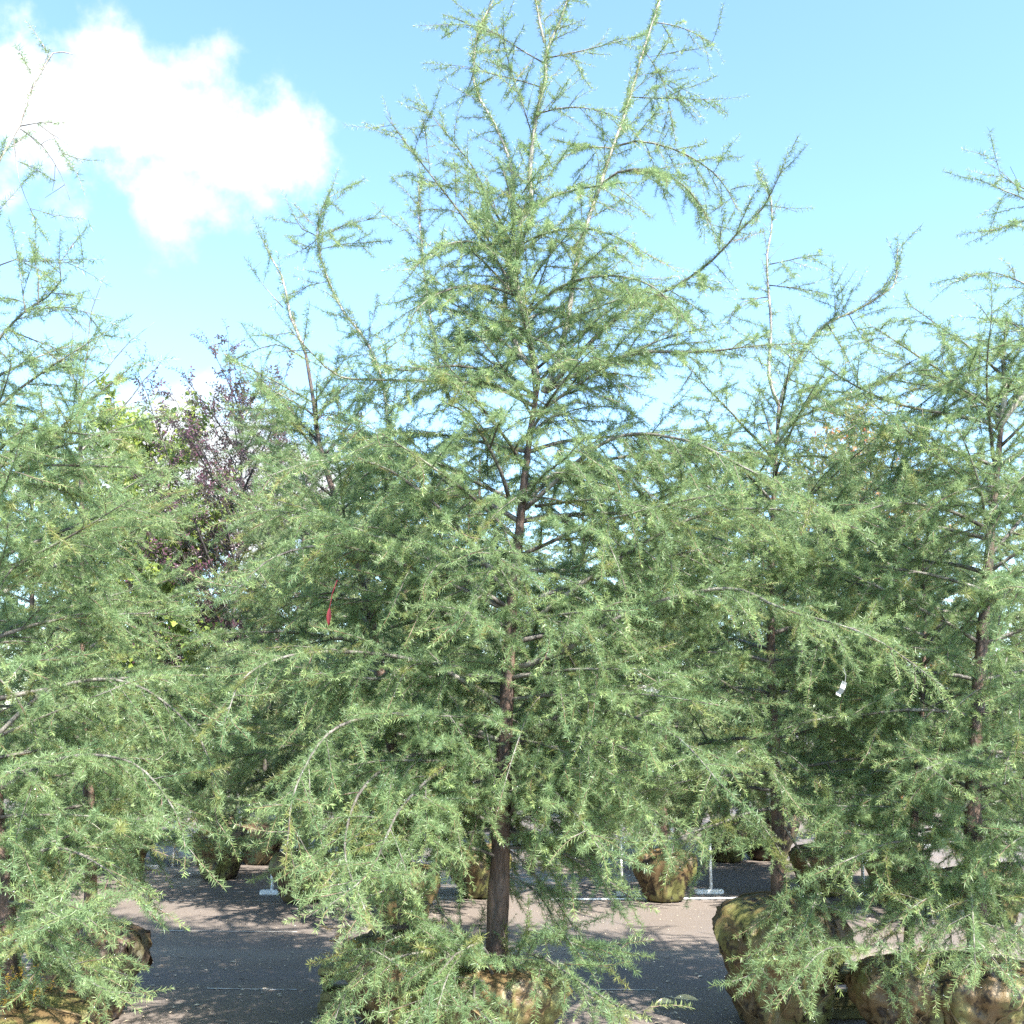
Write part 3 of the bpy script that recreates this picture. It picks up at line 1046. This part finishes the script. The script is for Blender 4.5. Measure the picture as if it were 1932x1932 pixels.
# ------------------------------------------------------------------ right edge
GY = 5.7
make_larch('larch_tree', 'dense larch by the right edge with a dark forked upper trunk',
           [(1850, 1860), (1842, 1740), (1836, 1600), (1838, 1450), (1850, 1250), (1866, 1050), (1882, 880), (1890, 790)], GY, .058,
           [([(1885, 810), (1861, 796), (1713, 767), (1642, 742), (1572, 702), (1517, 652)], GY, GY - .3, .013, .0015, .7),
            ([(1975, 400), (1931, 374), (1890, 358), (1849, 339)], GY, GY - .2, .005, .001, .45),
            ([(1975, 380), (1931, 355), (1888, 331), (1880, 304)], GY, GY - .1, .005, .001, .45),
            ([(1980, 420), (1931, 417), (1865, 437)], GY, GY - .2, .005, .001, .5),
            ([(1975, 560), (1931, 534), (1869, 513), (1824, 525)], GY, GY - .2, .006, .001, .45),
            ([(1885, 830), (1830, 753), (1795, 714), (1775, 663), (1783, 632)], GY, GY + .2, .007, .001, .7),
            ([(1935, 700), (1892, 671), (1830, 663), (1795, 671)], GY, GY - .2, .006, .001, .7),
            ([(1950, 640), (1910, 610), (1870, 605)], GY, GY - .2, .006, .001, 1),
            ([(1870, 1000), (1780, 960), (1680, 950), (1600, 980)], GY, GY - .6, .012, .002, 1),
            ([(1838, 1500), (1760, 1580), (1680, 1590), (1560, 1640)], GY, GY - .6, .012, .002, 1),
            ([(1838, 1740), (1800, 1700), (1770, 1760), (1740, 1850)], GY, GY - .7, .009, .002, 1),
            ([(1840, 1720), (1860, 1680), (1890, 1740), (1910, 1850)], GY, GY - .8, .009, .002, 1),
            ([(1838, 1700), (1830, 1660), (1835, 1720), (1840, 1820)], GY, GY - 1.0, .009, .002, 1),
            ([(1836, 1600), (1880, 1580), (1930, 1640), (1950, 1760)], GY, GY - .7, .009, .002, 1),
            ([(1840, 1680), (1760, 1680), (1660, 1780), (1560, 1790), (1500, 1850)], GY, GY - .7, .010, .002, 1)],
           [([(1888, 800), (1896, 740), (1893, 680), (1900, 600)], GY, GY, .020, .006, 1),
            ([(1885, 805), (1912, 765), (1950, 715), (1985, 600), (1990, 420), (1985, 250)], GY, GY, .022, .004, 1)],
           56, (.7, 3.5), lambda z: float(np.interp(z, [.7, 1.4, 2.2, 2.9, 3.5], [.8, 1.2, 1.35, 1.05, .6])), 37, ball=(.36, .40, M_BURLAP, True))

make_larch('larch_tree', 'slim larch whose low tan burlap ball sits between the forked larch and the right edge',
           [(1712, 1880), (1715, 1760), (1722, 1600), (1735, 1400), (1745, 1200), (1740, 1050)], (5.75, 6.0), .03, [], [],
           20, (.95, 2.6), lambda z: float(np.interp(z, [.6, 1.2, 2.0, 2.6], [.5, .75, .7, .4])), 41, ball=(.28, .38, M_BURLAP, True))

# ------------------------------------------------------------------ left edge
LY = 5.0
make_larch('larch_tree', 'broad larch filling the left edge, its ball cut off by the bottom corner',
           [(20, 1880), (5, 1700), (-15, 1500), (-30, 1250), (-40, 1000), (-50, 800), (-45, 640)], LY, .058,
           [([(-45, 690), (10, 625), (50, 585), (90, 560), (115, 530), (112, 488)], LY, LY - .2, .010, .002, .9),
            ([(60, 583), (130, 580), (178, 596)], LY - .15, LY - .2, .004, .001, .6),
            ([(48, 590), (42, 545), (35, 500)], LY - .15, LY - .1, .004, .001, .6),
            ([(72, 575), (72, 520), (62, 484)], LY - .15, LY - .1, .004, .001, .8),
            ([(-40, 620), (0, 500), (60, 494), (130, 490), (160, 505)], LY, LY - .1, .006, .001, .4),
            ([(10, 620), (60, 640), (100, 655), (140, 680)], LY - .1, LY, .004, .001, .6),
            ([(38, 238), (70, 232), (100, 255), (118, 290), (130, 305)], LY, LY, .003, .001, .15),
            ([(38, 243), (80, 275), (115, 330), (132, 378)], LY, LY, .003, .001, .15),
            ([(26, 262), (36, 340), (60, 400)], LY, LY, .003, .001, .3),
            ([(-45, 900), (40, 815), (150, 818), (230, 830)], LY, LY - .2, .009, .002, 1),
            ([(-45, 960), (40, 885), (190, 880), (330, 885)], LY, LY - .1, .009, .0015, .6),
            ([(-20, 1500), (120, 1430), (250, 1440), (330, 1530), (350, 1600)], LY, LY - .4, .012, .002, 1),
            ([(-20, 1400), (100, 1300), (250, 1290), (380, 1400), (410, 1560)], LY, LY + .3, .012, .002, 1),
            ([(0, 1650), (100, 1600), (200, 1640), (290, 1730)], LY, LY - .3, .010, .002, 1),
            ([(10, 1800), (90, 1780), (150, 1840), (225, 1880)], LY, LY - .6, .009, .002, 1),
            ([(10, 1800), (80, 1740), (120, 1730), (165, 1720)], LY, LY - .8, .008, .002, 1)],
           [([(-45, 650), (-50, 500), (-30, 400), (0, 300), (22, 262), (38, 235), (48, 188), (72, 145), (88, 118), (100, 100), (118, 98), (137, 102)], LY, LY, .014, .0025, .25)],
           58, (.5, 3.15), lambda z: float(np.interp(z, [.4, 1.0, 1.8, 2.5, 3.1], [.38, .72, 1.2, 1.0, .6])), 53, ball=(.42, .38, M_BURLAP, True))

make_larch('larch_tree', 'larch in the gap at left with bare whip-like tips over a dark tattered ball',
           [(172, 1760), (170, 1600), (165, 1400), (158, 1200), (155, 1000), (152, 850), (150, 748)], 6.2, .04,
           [],
           [([(150, 752), (137, 705), (133, 684), (137, 631), (140, 607)], 6.2, 6.2, .006, .0015, .0),
            ([(152, 752), (156, 729), (160, 693), (166, 660), (169, 611), (173, 586), (195, 525)], 6.2, 6.2, .006, .0015, .0),
            ([(160, 690), (162, 682), (187, 637), (207, 613), (234, 594)], 6.2, 6.2, .004, .001, .0),
            ([(152, 745), (164, 727), (193, 707), (215, 678), (244, 645), (293, 607)], 6.2, 6.2, .005, .001, .0),
            ([(200, 800), (246, 752), (273, 715), (293, 697), (312, 672), (328, 656)], 6.2, 6.2, .005, .001, .02)],
           48, (.85, 3.2), lambda z: float(np.interp(z, [.9, 1.6, 2.3, 3.2], [.85, 1.0, .62, .3])), 61, ball=(.30, .47, M_BURLAP_DARK, True))

# ------------------------------------------------------------------ leaning larch just behind the central one
AY = 5.95
make_larch('larch_tree', 'leaning larch behind the central one, its pale twin tips rising at upper left',
           [(768, 1810), (760, 1650), (745, 1450), (715, 1250), (680, 1090), (640, 965), (603, 840), (592, 760), (577, 668)], (AY, AY + .5), .045,
           [([(534, 580), (499, 541), (475, 506)], AY + .5, AY + .5, .004, .001, .2),
            ([(598, 445), (570, 432), (548, 394)], AY + .5, AY + .5, .004, .001, .8),
            ([(600, 450), (575, 470), (550, 457)], AY + .5, AY + .5, .003, .001, .8),
            ([(600, 450), (650, 425), (700, 414)], AY + .5, AY + .5, .003, .001, .6),
            ([(606, 470), (650, 460), (700, 458)], AY + .5, AY + .5, .003, .001, .6),
            ([(620, 530), (580, 540), (555, 555)], AY + .5, AY + .5, .003, .001, .8),
            ([(580, 680), (520, 650), (440, 680)], AY + .5, AY + .4, .006, .001, .45),
            ([(592, 760), (520, 720), (415, 665)], AY + .5, AY + .3, .007, .001, .45),
            ([(600, 830), (540, 780), (460, 770)], AY + .4, AY + .1, .007, .001, .6)],
           [([(577, 668), (563, 633), (548, 598), (543, 570), (531, 520), (510, 485), (496, 454)], AY + .5, AY + .5, .011, .003, .42),
            ([(690, 1110), (730, 900), (728, 760), (705, 670), (675, 622), (650, 591), (626, 545), (605, 485), (598, 440), (605, 401), (619, 373), (654, 355)], AY + .3, AY + .5, .015, .002, .7)],
           42, (.9, 3.5), lambda z: float(np.interp(z, [.9, 1.8, 2.6, 3.5], [.95, 1.1, .72, .4])), 71, ball=(.33, .48, M_BURLAP, True), dens=.9)


# ------------------------------------------------------------------ broadleaf trees further back
def make_broadleaf(name, label, px, Y, ztop, width, seed, grp, cat, zlow=.9, trunk_r=.035, ball=None, upright=.6, nlimb=26, dens=1.0, group='mixed trees in the rows behind', mat=M_DARKBARK, lean=0):
    rnd = random.Random(seed)
    foot = Vector(((px - 966) / 2072 * Y / 1.0, Y, 0))
    d0 = ray(px, 1400)
    foot.x = d0.x / d0.y * Y
    root = empty(name, foot, label, cat, group)
    top = foot + Vector((lean, 0, ztop))
    trunk = spline([foot + Vector((0, 0, .25)), foot + Vector((lean * .3 + rnd.uniform(-.04, .04), 0, ztop * .35)), foot + Vector((lean * .7 + rnd.uniform(-.06, .06), .0, ztop * .7)), top], .12)
    mb = MB()
    mb.tube(trunk, trunk_r, .004, 9)
    mb.obj('trunk', mat, root, smooth=True, loc=foot)
    wood, pts = MB(), []
    for i in range(nlimb):
        k = (i + rnd.random()) / nlimb
        z = zlow + (ztop * .93 - zlow) * k
        o = point_on(trunk, z)
        az = i * 2.399 + rnd.uniform(-.4, .4)
        prof = math.sin(math.pi * min(1, .22 + .75 * k)) ** .8
        L = width * prof * rnd.uniform(.6, 1.2) + .12
        e = rnd.uniform(.2, .7) + upright * .7
        d = Vector((math.cos(az) * math.cos(e), math.sin(az) * math.cos(e), math.sin(e)))
        L = L / max(.45, math.cos(e)) * .8
        lp = shoot(o, d, L, .15, rnd, n=max(4, int(L / .12)), wob=.12)
        wood.tube(lp, .006 + .005 * L, .002, 5, cap=False)
        s, nx = 0.0, L * .15
        for j in range(len(lp) - 1):
            sg = lp[j + 1] - lp[j]
            while s + sg.length >= nx:
                q = lp[j] + sg * ((nx - s) / sg.length)
                a = rnd.uniform(0, 6.28)
                sv = Vector((math.cos(a), math.sin(a), rnd.uniform(-.2, .7)))
                kl = rnd.uniform(.10, .34) * (1.1 - .5 * nx / L)
                kp = shoot(q, sg.normalized() * .7 + sv * .8, kl, .2, rnd, n=3, wob=.15)
                wood.tube(kp, .003, .0012, 3, cap=False)
                for m_ in range(1, 4):
                    if rnd.random() < .9 * dens:
                        dd = (kp[m_] - kp[m_ - 1]).normalized() + rdir(rnd) * .6
                        pts.append((kp[m_ - 1], dd.normalized(), rnd.uniform(.6, 1.1), rnd.randint(0, 3)))
                nx += .085 / dens * rnd.uniform(.7, 1.3)
            s += sg.length
        pts.append((lp[-1], (lp[-1] - lp[-2]).normalized(), 1.0, rnd.randint(0, 3)))
    wood.obj('branches', mat, root, smooth=True, loc=foot)
    spray_object('crown', pts, grp, root, foot)
    if ball:
        root_ball(root, foot, ball[0], ball[1], rnd, ball[2], flap=False)
    return root


def top_z(py, Y):
    return at(966, py, Y).z


make_broadleaf('purple_leaf_plum', 'upright dark purple leaved tree against the white cloud at left, over a straw-covered ball', 425, 11.3, top_z(712, 11.3), 1.25, 5, G_PURPLE, 'purple plum', zlow=.9, upright=.7, nlimb=70, dens=.9, ball=(.28, .48, M_BURLAP), lean=.02)
make_broadleaf('purple_leaf_plum', 'dull purple bush-like crown behind the leaning larch', 500, 12.4, top_z(785, 12.4), .75, 6, G_PURPLE, 'purple plum', zlow=.9, upright=.8, nlimb=26, dens=.8, ball=(.26, .42, M_BURLAP_DARK))
make_broadleaf('maple_tree', 'yellow-green maple showing through at left of the purple tree', 250, 11.7, top_z(785, 11.7), 1.3, 7, G_MAPLE, 'maple', zlow=1.0, nlimb=52, ball=(.28, .45, M_BURLAP))
make_broadleaf('maple_tree', 'maple with a few orange-red top leaves, rising between the two right-hand larches', 1668, 11.0, top_z(765, 11.0), 1.0, 8, G_AUTUMN, 'maple', zlow=1.0, nlimb=34, dens=1.0, ball=(.28, .45, M_BURLAP))
make_broadleaf('maple_tree', 'thin-topped pale maple left of the red-tipped one', 1580, 12.0, top_z(812, 12.0), .8, 9, G_AUTUMN, 'maple', zlow=1.0, nlimb=24, dens=.8, ball=(.27, .42, M_BURLAP))

# trees standing over the pale irrigation posts, about 9.5 m out and beyond
back = [
    # px, Y, top py, width, kind, ball r, label
    (1440, 12.8, 890, .9, 'olive', .36, 'tree over the large brown ball seen beyond the forked larch trunk'),
    (730, 12.4, 890, 1.0, 'broad', .30, 'green tree far behind the leaning larch stem'),
    (150, 14.0, 900, 1.1, 'olive', .32, 'far olive tree behind the whip-tipped left larch'),
    (1650, 14.2, 905, 1.1, 'olive', .34, 'far olive tree behind the red-tipped maple'),
    (1290, 16.5, 925, 1.2, 'olive', .35, 'small-looking far tree right of centre beyond the second row'),
    (930, 17.0, 925, 1.3, 'broad', .35, 'farthest green tree straight behind the central larch'),
    (570, 17.5, 925, 1.3, 'broad', .35, 'farthest green tree behind the leaning larch'),
    (260, 18.5, 925, 1.4, 'broad', .35, 'farthest green tree behind the yellow-green maple'),
    (1500, 18.5, 925, 1.4, 'broad', .35, 'farthest green tree behind the forked larch'),
    (1780, 19.0, 925, 1.4, 'broad', .35, 'farthest green tree toward the right edge'),
]
for i, (px, Y, tp, wd, kind, br, lab) in enumerate(back):
    make_broadleaf('nursery_tree', lab, px, Y, top_z(tp, Y), wd, 200 + i, {'broad': G_BROAD, 'olive': G_OLIVE}[kind], 'tree', zlow=.55, nlimb=40 + int(wd * 10), dens=1.0 if Y < 13 else .9,
                   ball=(br, br * 1.5, M_BURLAP if i % 2 else M_BURLAP_DARK), upright=.45, trunk_r=.045)
rows = [(572, 9.95, 880, 'second-row larch over the dark ball next to the tilted white post'),
        (1252, 10.0, 870, 'second-row larch over the orange-lit ball framed by white posts right of centre'),
        (60, 9.8, 830, 'second-row larch behind the broad left larch'),
        (220, 12.0, 1010, 'farther larch low in the gap under the yellow-green maple'),
        (905, 10.2, 860, 'second-row larch hidden right behind the central trunk'),
        (765, 9.0, 850, 'second-row larch showing between the leaning larch and the central one'),
        (1548, 10.3, 880, 'second-row larch straight behind the forked larch trunk'),
        (1690, 9.8, 900, 'second-row larch behind the slim one, under the red-tipped maple'),
        (1870, 9.0, 910, 'second-row larch peeping out beside the right edge'),
        (1100, 13.2, 890, 'third-row larch beyond the clear strip of asphalt right of the central trunk'),
        (1370, 12.6, 860, 'third-row larch filling the gap between the central and the forked larch'),
        (690, 13.0, 900, 'third-row larch behind the leaning larch'),
        (440, 13.4, 1080, 'third-row larch low behind the purple tree')]
for i, (px, Y, tp, lab) in enumerate(rows):
    zt = top_z(tp, Y)
    foot = ground_at(px, 1500)
    x = (px - 966) / 2072
    pyf = lambda z: 966 - 2072 * math.tan(math.atan2(z - EYE, Y) - PITCH)
    make_larch('larch_tree', lab, [(px, pyf(z)) for z in (.35, zt * .4, zt * .75, zt)], Y, .045, [], [], 38, (.98 if Y < 11 else .85, zt * .97),
               lambda z, zt=zt: .25 + (1.15 if Y < 11 else 1.4) * max(0, 1 - z / zt) ** .6, 300 + i, detailed=False, spr=G_LARCH_FAR, ball=(.28, .42, M_BURLAP, False), dens=.9, scl=1.15)


# the far wood that closes the view
fw = []
rnd = random.Random(99)
for i in range(9000):
    x = rnd.uniform(-34, 34)
    y = rnd.uniform(26, 33)
    h = 3.6 + 1.1 * noise.noise(Vector((x * .35, y * .3, 3))) + .6 * noise.noise(Vector((x * 1.1, y, 7)))
    z = rnd.uniform(.1, h)
    fw.append((Vector((x, y, z)), rdir(rnd), rnd.uniform(2.0, 3.6), rnd.randint(0, 3)))
spray_object('far_woodland', fw, G_BROAD, None, (0, 29, 0))

# ------------------------------------------------------------------ white irrigation risers and ground pipes
def riser(px, py, h, lean, foot_w, label, group='white plastic riser posts between the balls'):
    f = ground_at(px, py)
    r = empty('riser_post', f, label, 'post', group)
    mb = MB()
    w_ = .014
    top = f + Vector((lean, 0, h))
    mb.tube([f + Vector((0, 0, .02)), f.lerp(top, .5), top], w_, w_, 10)
    mb.obj('pipe', M_WHITE, r, smooth=True, loc=f)
    if foot_w:
        mf = MB()
        mf.box(f + Vector((foot_w[1], 0, .021)), (foot_w[0], .07, .042), bev=.008)
        mf.obj('foot', M_WHITE, r, loc=f)
    mc = MB()
    mc.tube([top + Vector((0, 0, -.03)), top + Vector((0, 0, .015))], w_ * 1.35, w_ * 1.35, 10)
    mc.obj('cap', M_WHITE, r, smooth=True, loc=f)


riser(571, 1691, .46, .045, None, 'white post tilted to the right in front of the dark ball at left')
riser(513, 1688, .16, .0, (.17, -.02), 'stubby white post on a flat foot left of the tilted one')
riser(402, 1638, .60, .045, (.13, .02), 'slightly tilted white post standing beside the straw-covered ball')
riser(325, 1640, .62, 0, (.2, -.25), 'straight white post left of the straw-covered ball')
riser(449, 1613, .66, .02, (.16, .03), 'farther dim white post under the grey plank at left')
riser(1173, 1691, .62, 0, (.22, .06), 'clean white post at the left end of the white foot pipe, right of centre')
riser(1270, 1694, .58, 0, None, 'white post crossing the orange-lit ball right of centre')
riser(1342, 1687, .50, 0, (.26, -.02), 'white post right of the orange-lit ball, beside the big burlap ball')
riser(1582, 1690, .38, 0, None, 'white post just above the right shoulder of the big burlap ball')
riser(1630, 1690, .42, 0, (.16, 0), 'white post seen through twigs right of the big burlap ball')
riser(1700, 1560, .5, .03, None, 'far white post in the grey gap at right')
riser(1760, 1600, .5, 0, (.2, 0), 'far white post behind the dense right larch')


def lying_pipe(a, b, label, r=.008, wob=.01):
    A, B = ground_at(*a), ground_at(*b)
    rnd = random.Random(int(a[0]))
    pts = [A.lerp(B, i / 10) + Vector((0, rnd.uniform(-wob, wob), r + .002)) for i in range(11)]
    mb = MB()
    mb.tube(pts, r, r, 8)
    o = mb.obj('ground_pipe', M_WHITE, smooth=True, loc=A)
    tag(o, label, 'pipe', 'white pipes lying on the asphalt')


lying_pipe((1040, 1699), (1395, 1697), 'long white pipe lying in front of the posts right of centre')
lying_pipe((1010, 1614), (1068, 1613), 'short white pipe farther back, beside the central trunk')
lying_pipe((1480, 1612), (1560, 1611), 'short white pipe behind the forked larch trunk')
lying_pipe((1770, 1640), (1930, 1642), 'white pipe on the ground toward the right edge')
# grey plank on stands at the far left
A, B = ground_at(430, 1612), ground_at(520, 1612)
pk = MB()
pk.box(((A.x + B.x) / 2 + .1, A.y, .62), ((B.x - A.x) + .5, .16, .035), bev=.004)
tag(pk.obj('plank', plain_mat('weathered_grey_wood', (.30, .29, .27), .7, .3, 9, .4), loc=(A.x, A.y, 0)), 'weathered grey plank laid level across the far white post at left', 'plank')

# pale threads and seams across the lot
th = MB()
rnd = random.Random(3)
for (x0, x1, py, w_) in ((210, 650, 1699, .007), (390, 560, 1866, .008), (1040, 1240, 1867, .008), (330, 600, 1682, .006), (300, 560, 1757, .012), (700, 900, 1700, .006)):
    A, B = ground_at(x0, py), ground_at(x1, py + 2)
    n_ = 24
    vs_ = []
    for i in range(n_ + 1):
        q = A.lerp(B, i / n_)
        ww = w_ * rnd.uniform(.3, 1.2)
        dy = rnd.uniform(-.006, .006)
        vs_ += [Vector((q.x, q.y + dy - ww, .004)), Vector((q.x, q.y + dy + ww, .004))]
    th.add(vs_, [(2 * i, 2 * i + 2, 2 * i + 3, 2 * i + 1) for i in range(n_)])
tag(th.obj('ground_threads', M_THREAD), kind='stuff')

# litter: needles, small leaves and grit on the asphalt
lm = MB()
for i in range(9000):
    y = rng.uniform(4.6, 14) if i % 3 else rng.uniform(4.6, 8)
    x = rng.uniform(-.62, .62) * y
    s = rng.uniform(.003, .009) if i % 9 else rng.uniform(.010, .026)
    a = rng.uniform(0, 6.28)
    cx, sx = math.cos(a) * s, math.sin(a) * s
    q = Vector((x, y, .005))
    lm.add([q + Vector((cx, sx, .002)), q + Vector((-sx * .4, cx * .4, .004)), q + Vector((-cx, -sx, 0)), q + Vector((sx * .4, -cx * .4, .006))], [(0, 1, 2, 3)])
tag(lm.obj('leaf_litter', M_LITTER), kind='stuff')


# ------------------------------------------------------------------ mossy wooden stands beside the balls
def stand(px, py, w, label, Y=None):
    f = ground_at(px, py)
    r = empty('wooden_stand', f, label, 'stand', 'mossy wooden stands beside the balls')
    for nm, z, hh, ww in (('base_board', .03, .06, w * .98), ('middle_board', .085, .05, w * .86), ('top_board', .215, .045, w)):
        m_ = MB()
        m_.box(f + Vector((0, .08, z)), (ww, .2, hh), bev=.008)
        m_.obj(nm, M_MOSSWOOD, r, loc=f)
    for sx in (-1, 1):
        m_ = MB()
        m_.box(f + Vector((sx * w * .36, .09, .151)), (w * .13, .13, .078), bev=.005)
        m_.obj('block', M_MOSSWOOD, r, loc=f)
    m_ = MB()
    m_.box(f + Vector((0, .082, .178)), (w * .92, .17, .018), bev=.004)
    m_.obj('lower_slat', M_MOSSWOOD, r, loc=f)


stand(640, 1912, .24, 'mossy wooden stand at the foot of the leaning larch, left of the central ball')
stand(1592, 1922, .26, 'mossy wooden stand wedged between the big burlap ball and the tan one')

# ------------------------------------------------------------------ small loose things
f = ground_at(1278, 1902)
lf = MB()
for dx, L_, a0, dz in ((-.02, .14, .35, .05), (-.02, .10, 3.3, .03)):
    d = Vector((math.cos(a0), -abs(math.sin(a0)) * .4, .05)).normalized()
    leaf_blade(lf, f + Vector((dx, 0, dz)), d, Vector((0, -.5, 1)), L_, .045, 0, False, random.Random(2))
tag(lf.obj('fallen_leaf', M_DEADLEAF, loc=f), 'pale yellow curled leaf lying on the asphalt by the big burlap ball', 'leaf')

q = at(622, 1145, CY - .75)
lf = MB()
lf.tube([q + Vector((.03, 0, .12)), q + Vector((.01, 0, .06)), q], .0025, .0018, 5)
leaf_blade(lf, q, Vector((-.05, 0, -1)).normalized(), Vector((0, -1, .1)), .085, .022, 0, False, random.Random(4))
tag(lf.obj('red_leaf', M_REDLEAF, loc=q), 'dark red curled leaf hanging in the left side of the central larch', 'leaf')

for (px, py, Y, a, L_, W_, lab) in ((1588, 1300, 5.2, 1.05, .07, .022, 'narrow white tag hanging in the branches right of the forked larch trunk'),
                                    (1228, 1301, 5.2, -.2, .08, .022, 'white ribbon caught on a right-hand branch of the central larch')):
    q = at(px, py, Y)
    tm = MB()
    d = Vector((math.cos(a), 0, math.sin(a)))
    s_ = Vector((-math.sin(a), .3, math.cos(a))) * W_ / 2
    n_ = 8
    vs_ = []
    for i in range(n_ + 1):
        c_ = q + d * L_ * (i / n_ - .5) + Vector((0, .01 * math.sin(i * 1.1), .004 * math.sin(i * 1.7)))
        for off in (Vector((0, 0, 0)), Vector((0, .0012, 0))):
            vs_ += [c_ - s_ + off, c_ + s_ + off]
    fs = []
    for i in range(n_):
        b = i * 4
        fs += [(b, b + 1, b + 5, b + 4), (b + 2, b + 6, b + 7, b + 3), (b, b + 4, b + 6, b + 2), (b + 1, b + 3, b + 7, b + 5)]
    tm.add(vs_, fs)
    tm.tube([q + d * L_ * .5, q + d * L_ * .55 + Vector((.004, 0, .03)), q + d * L_ * .5 + Vector((-.002, .004, .07))], .0012, .0012, 4)
    tag(tm.obj('plastic_tag', M_TAG, loc=q), lab, 'tag')

# yellow dry needles caught on the ball behind the central one, and on the left ball
for (px, py, Y, nm) in ((660, 1765, 5.75, 'yellow dead needles clinging beside the leaning larch ball'), (30, 1840, 4.85, 'yellow dead needles on top of the corner ball at lower left'),
                        (360, 1555, 11.0, 'straw coloured needles on the far ball at left')):
    q = at(px, py, Y)
    rnd = random.Random(px)
    sc = 2.0 if Y > 8 else 1
    pts = [(q + Vector((rnd.uniform(-.08, .08) * sc, rnd.uniform(-.03, .03), rnd.uniform(-.09, .06) * sc)), (rdir(rnd) + Vector((0, 0, -.6))).normalized(), rnd.uniform(.6, 1.1) * sc, rnd.randint(0, 1)) for _ in range(14)]
    o = spray_object('dead_needles', pts, G_DRY, None, q)

for px, py, Y, h, lab in ((1700, 1510, 16.0, .9, 'orange-brown wooden stake in the grey gap at right'),
                          (1225, 1500, 12.0, .6, 'orange-brown wooden stake behind the right half of the central larch')):
    q = at(px, py, Y)
    m_ = MB()
    m_.box((q.x, q.y, h * .75), (.05, .05, h * 1.5), bev=.004)
    tag(m_.obj('wooden_stake', M_STAKE, loc=(q.x, q.y, 0)), lab, 'stake')
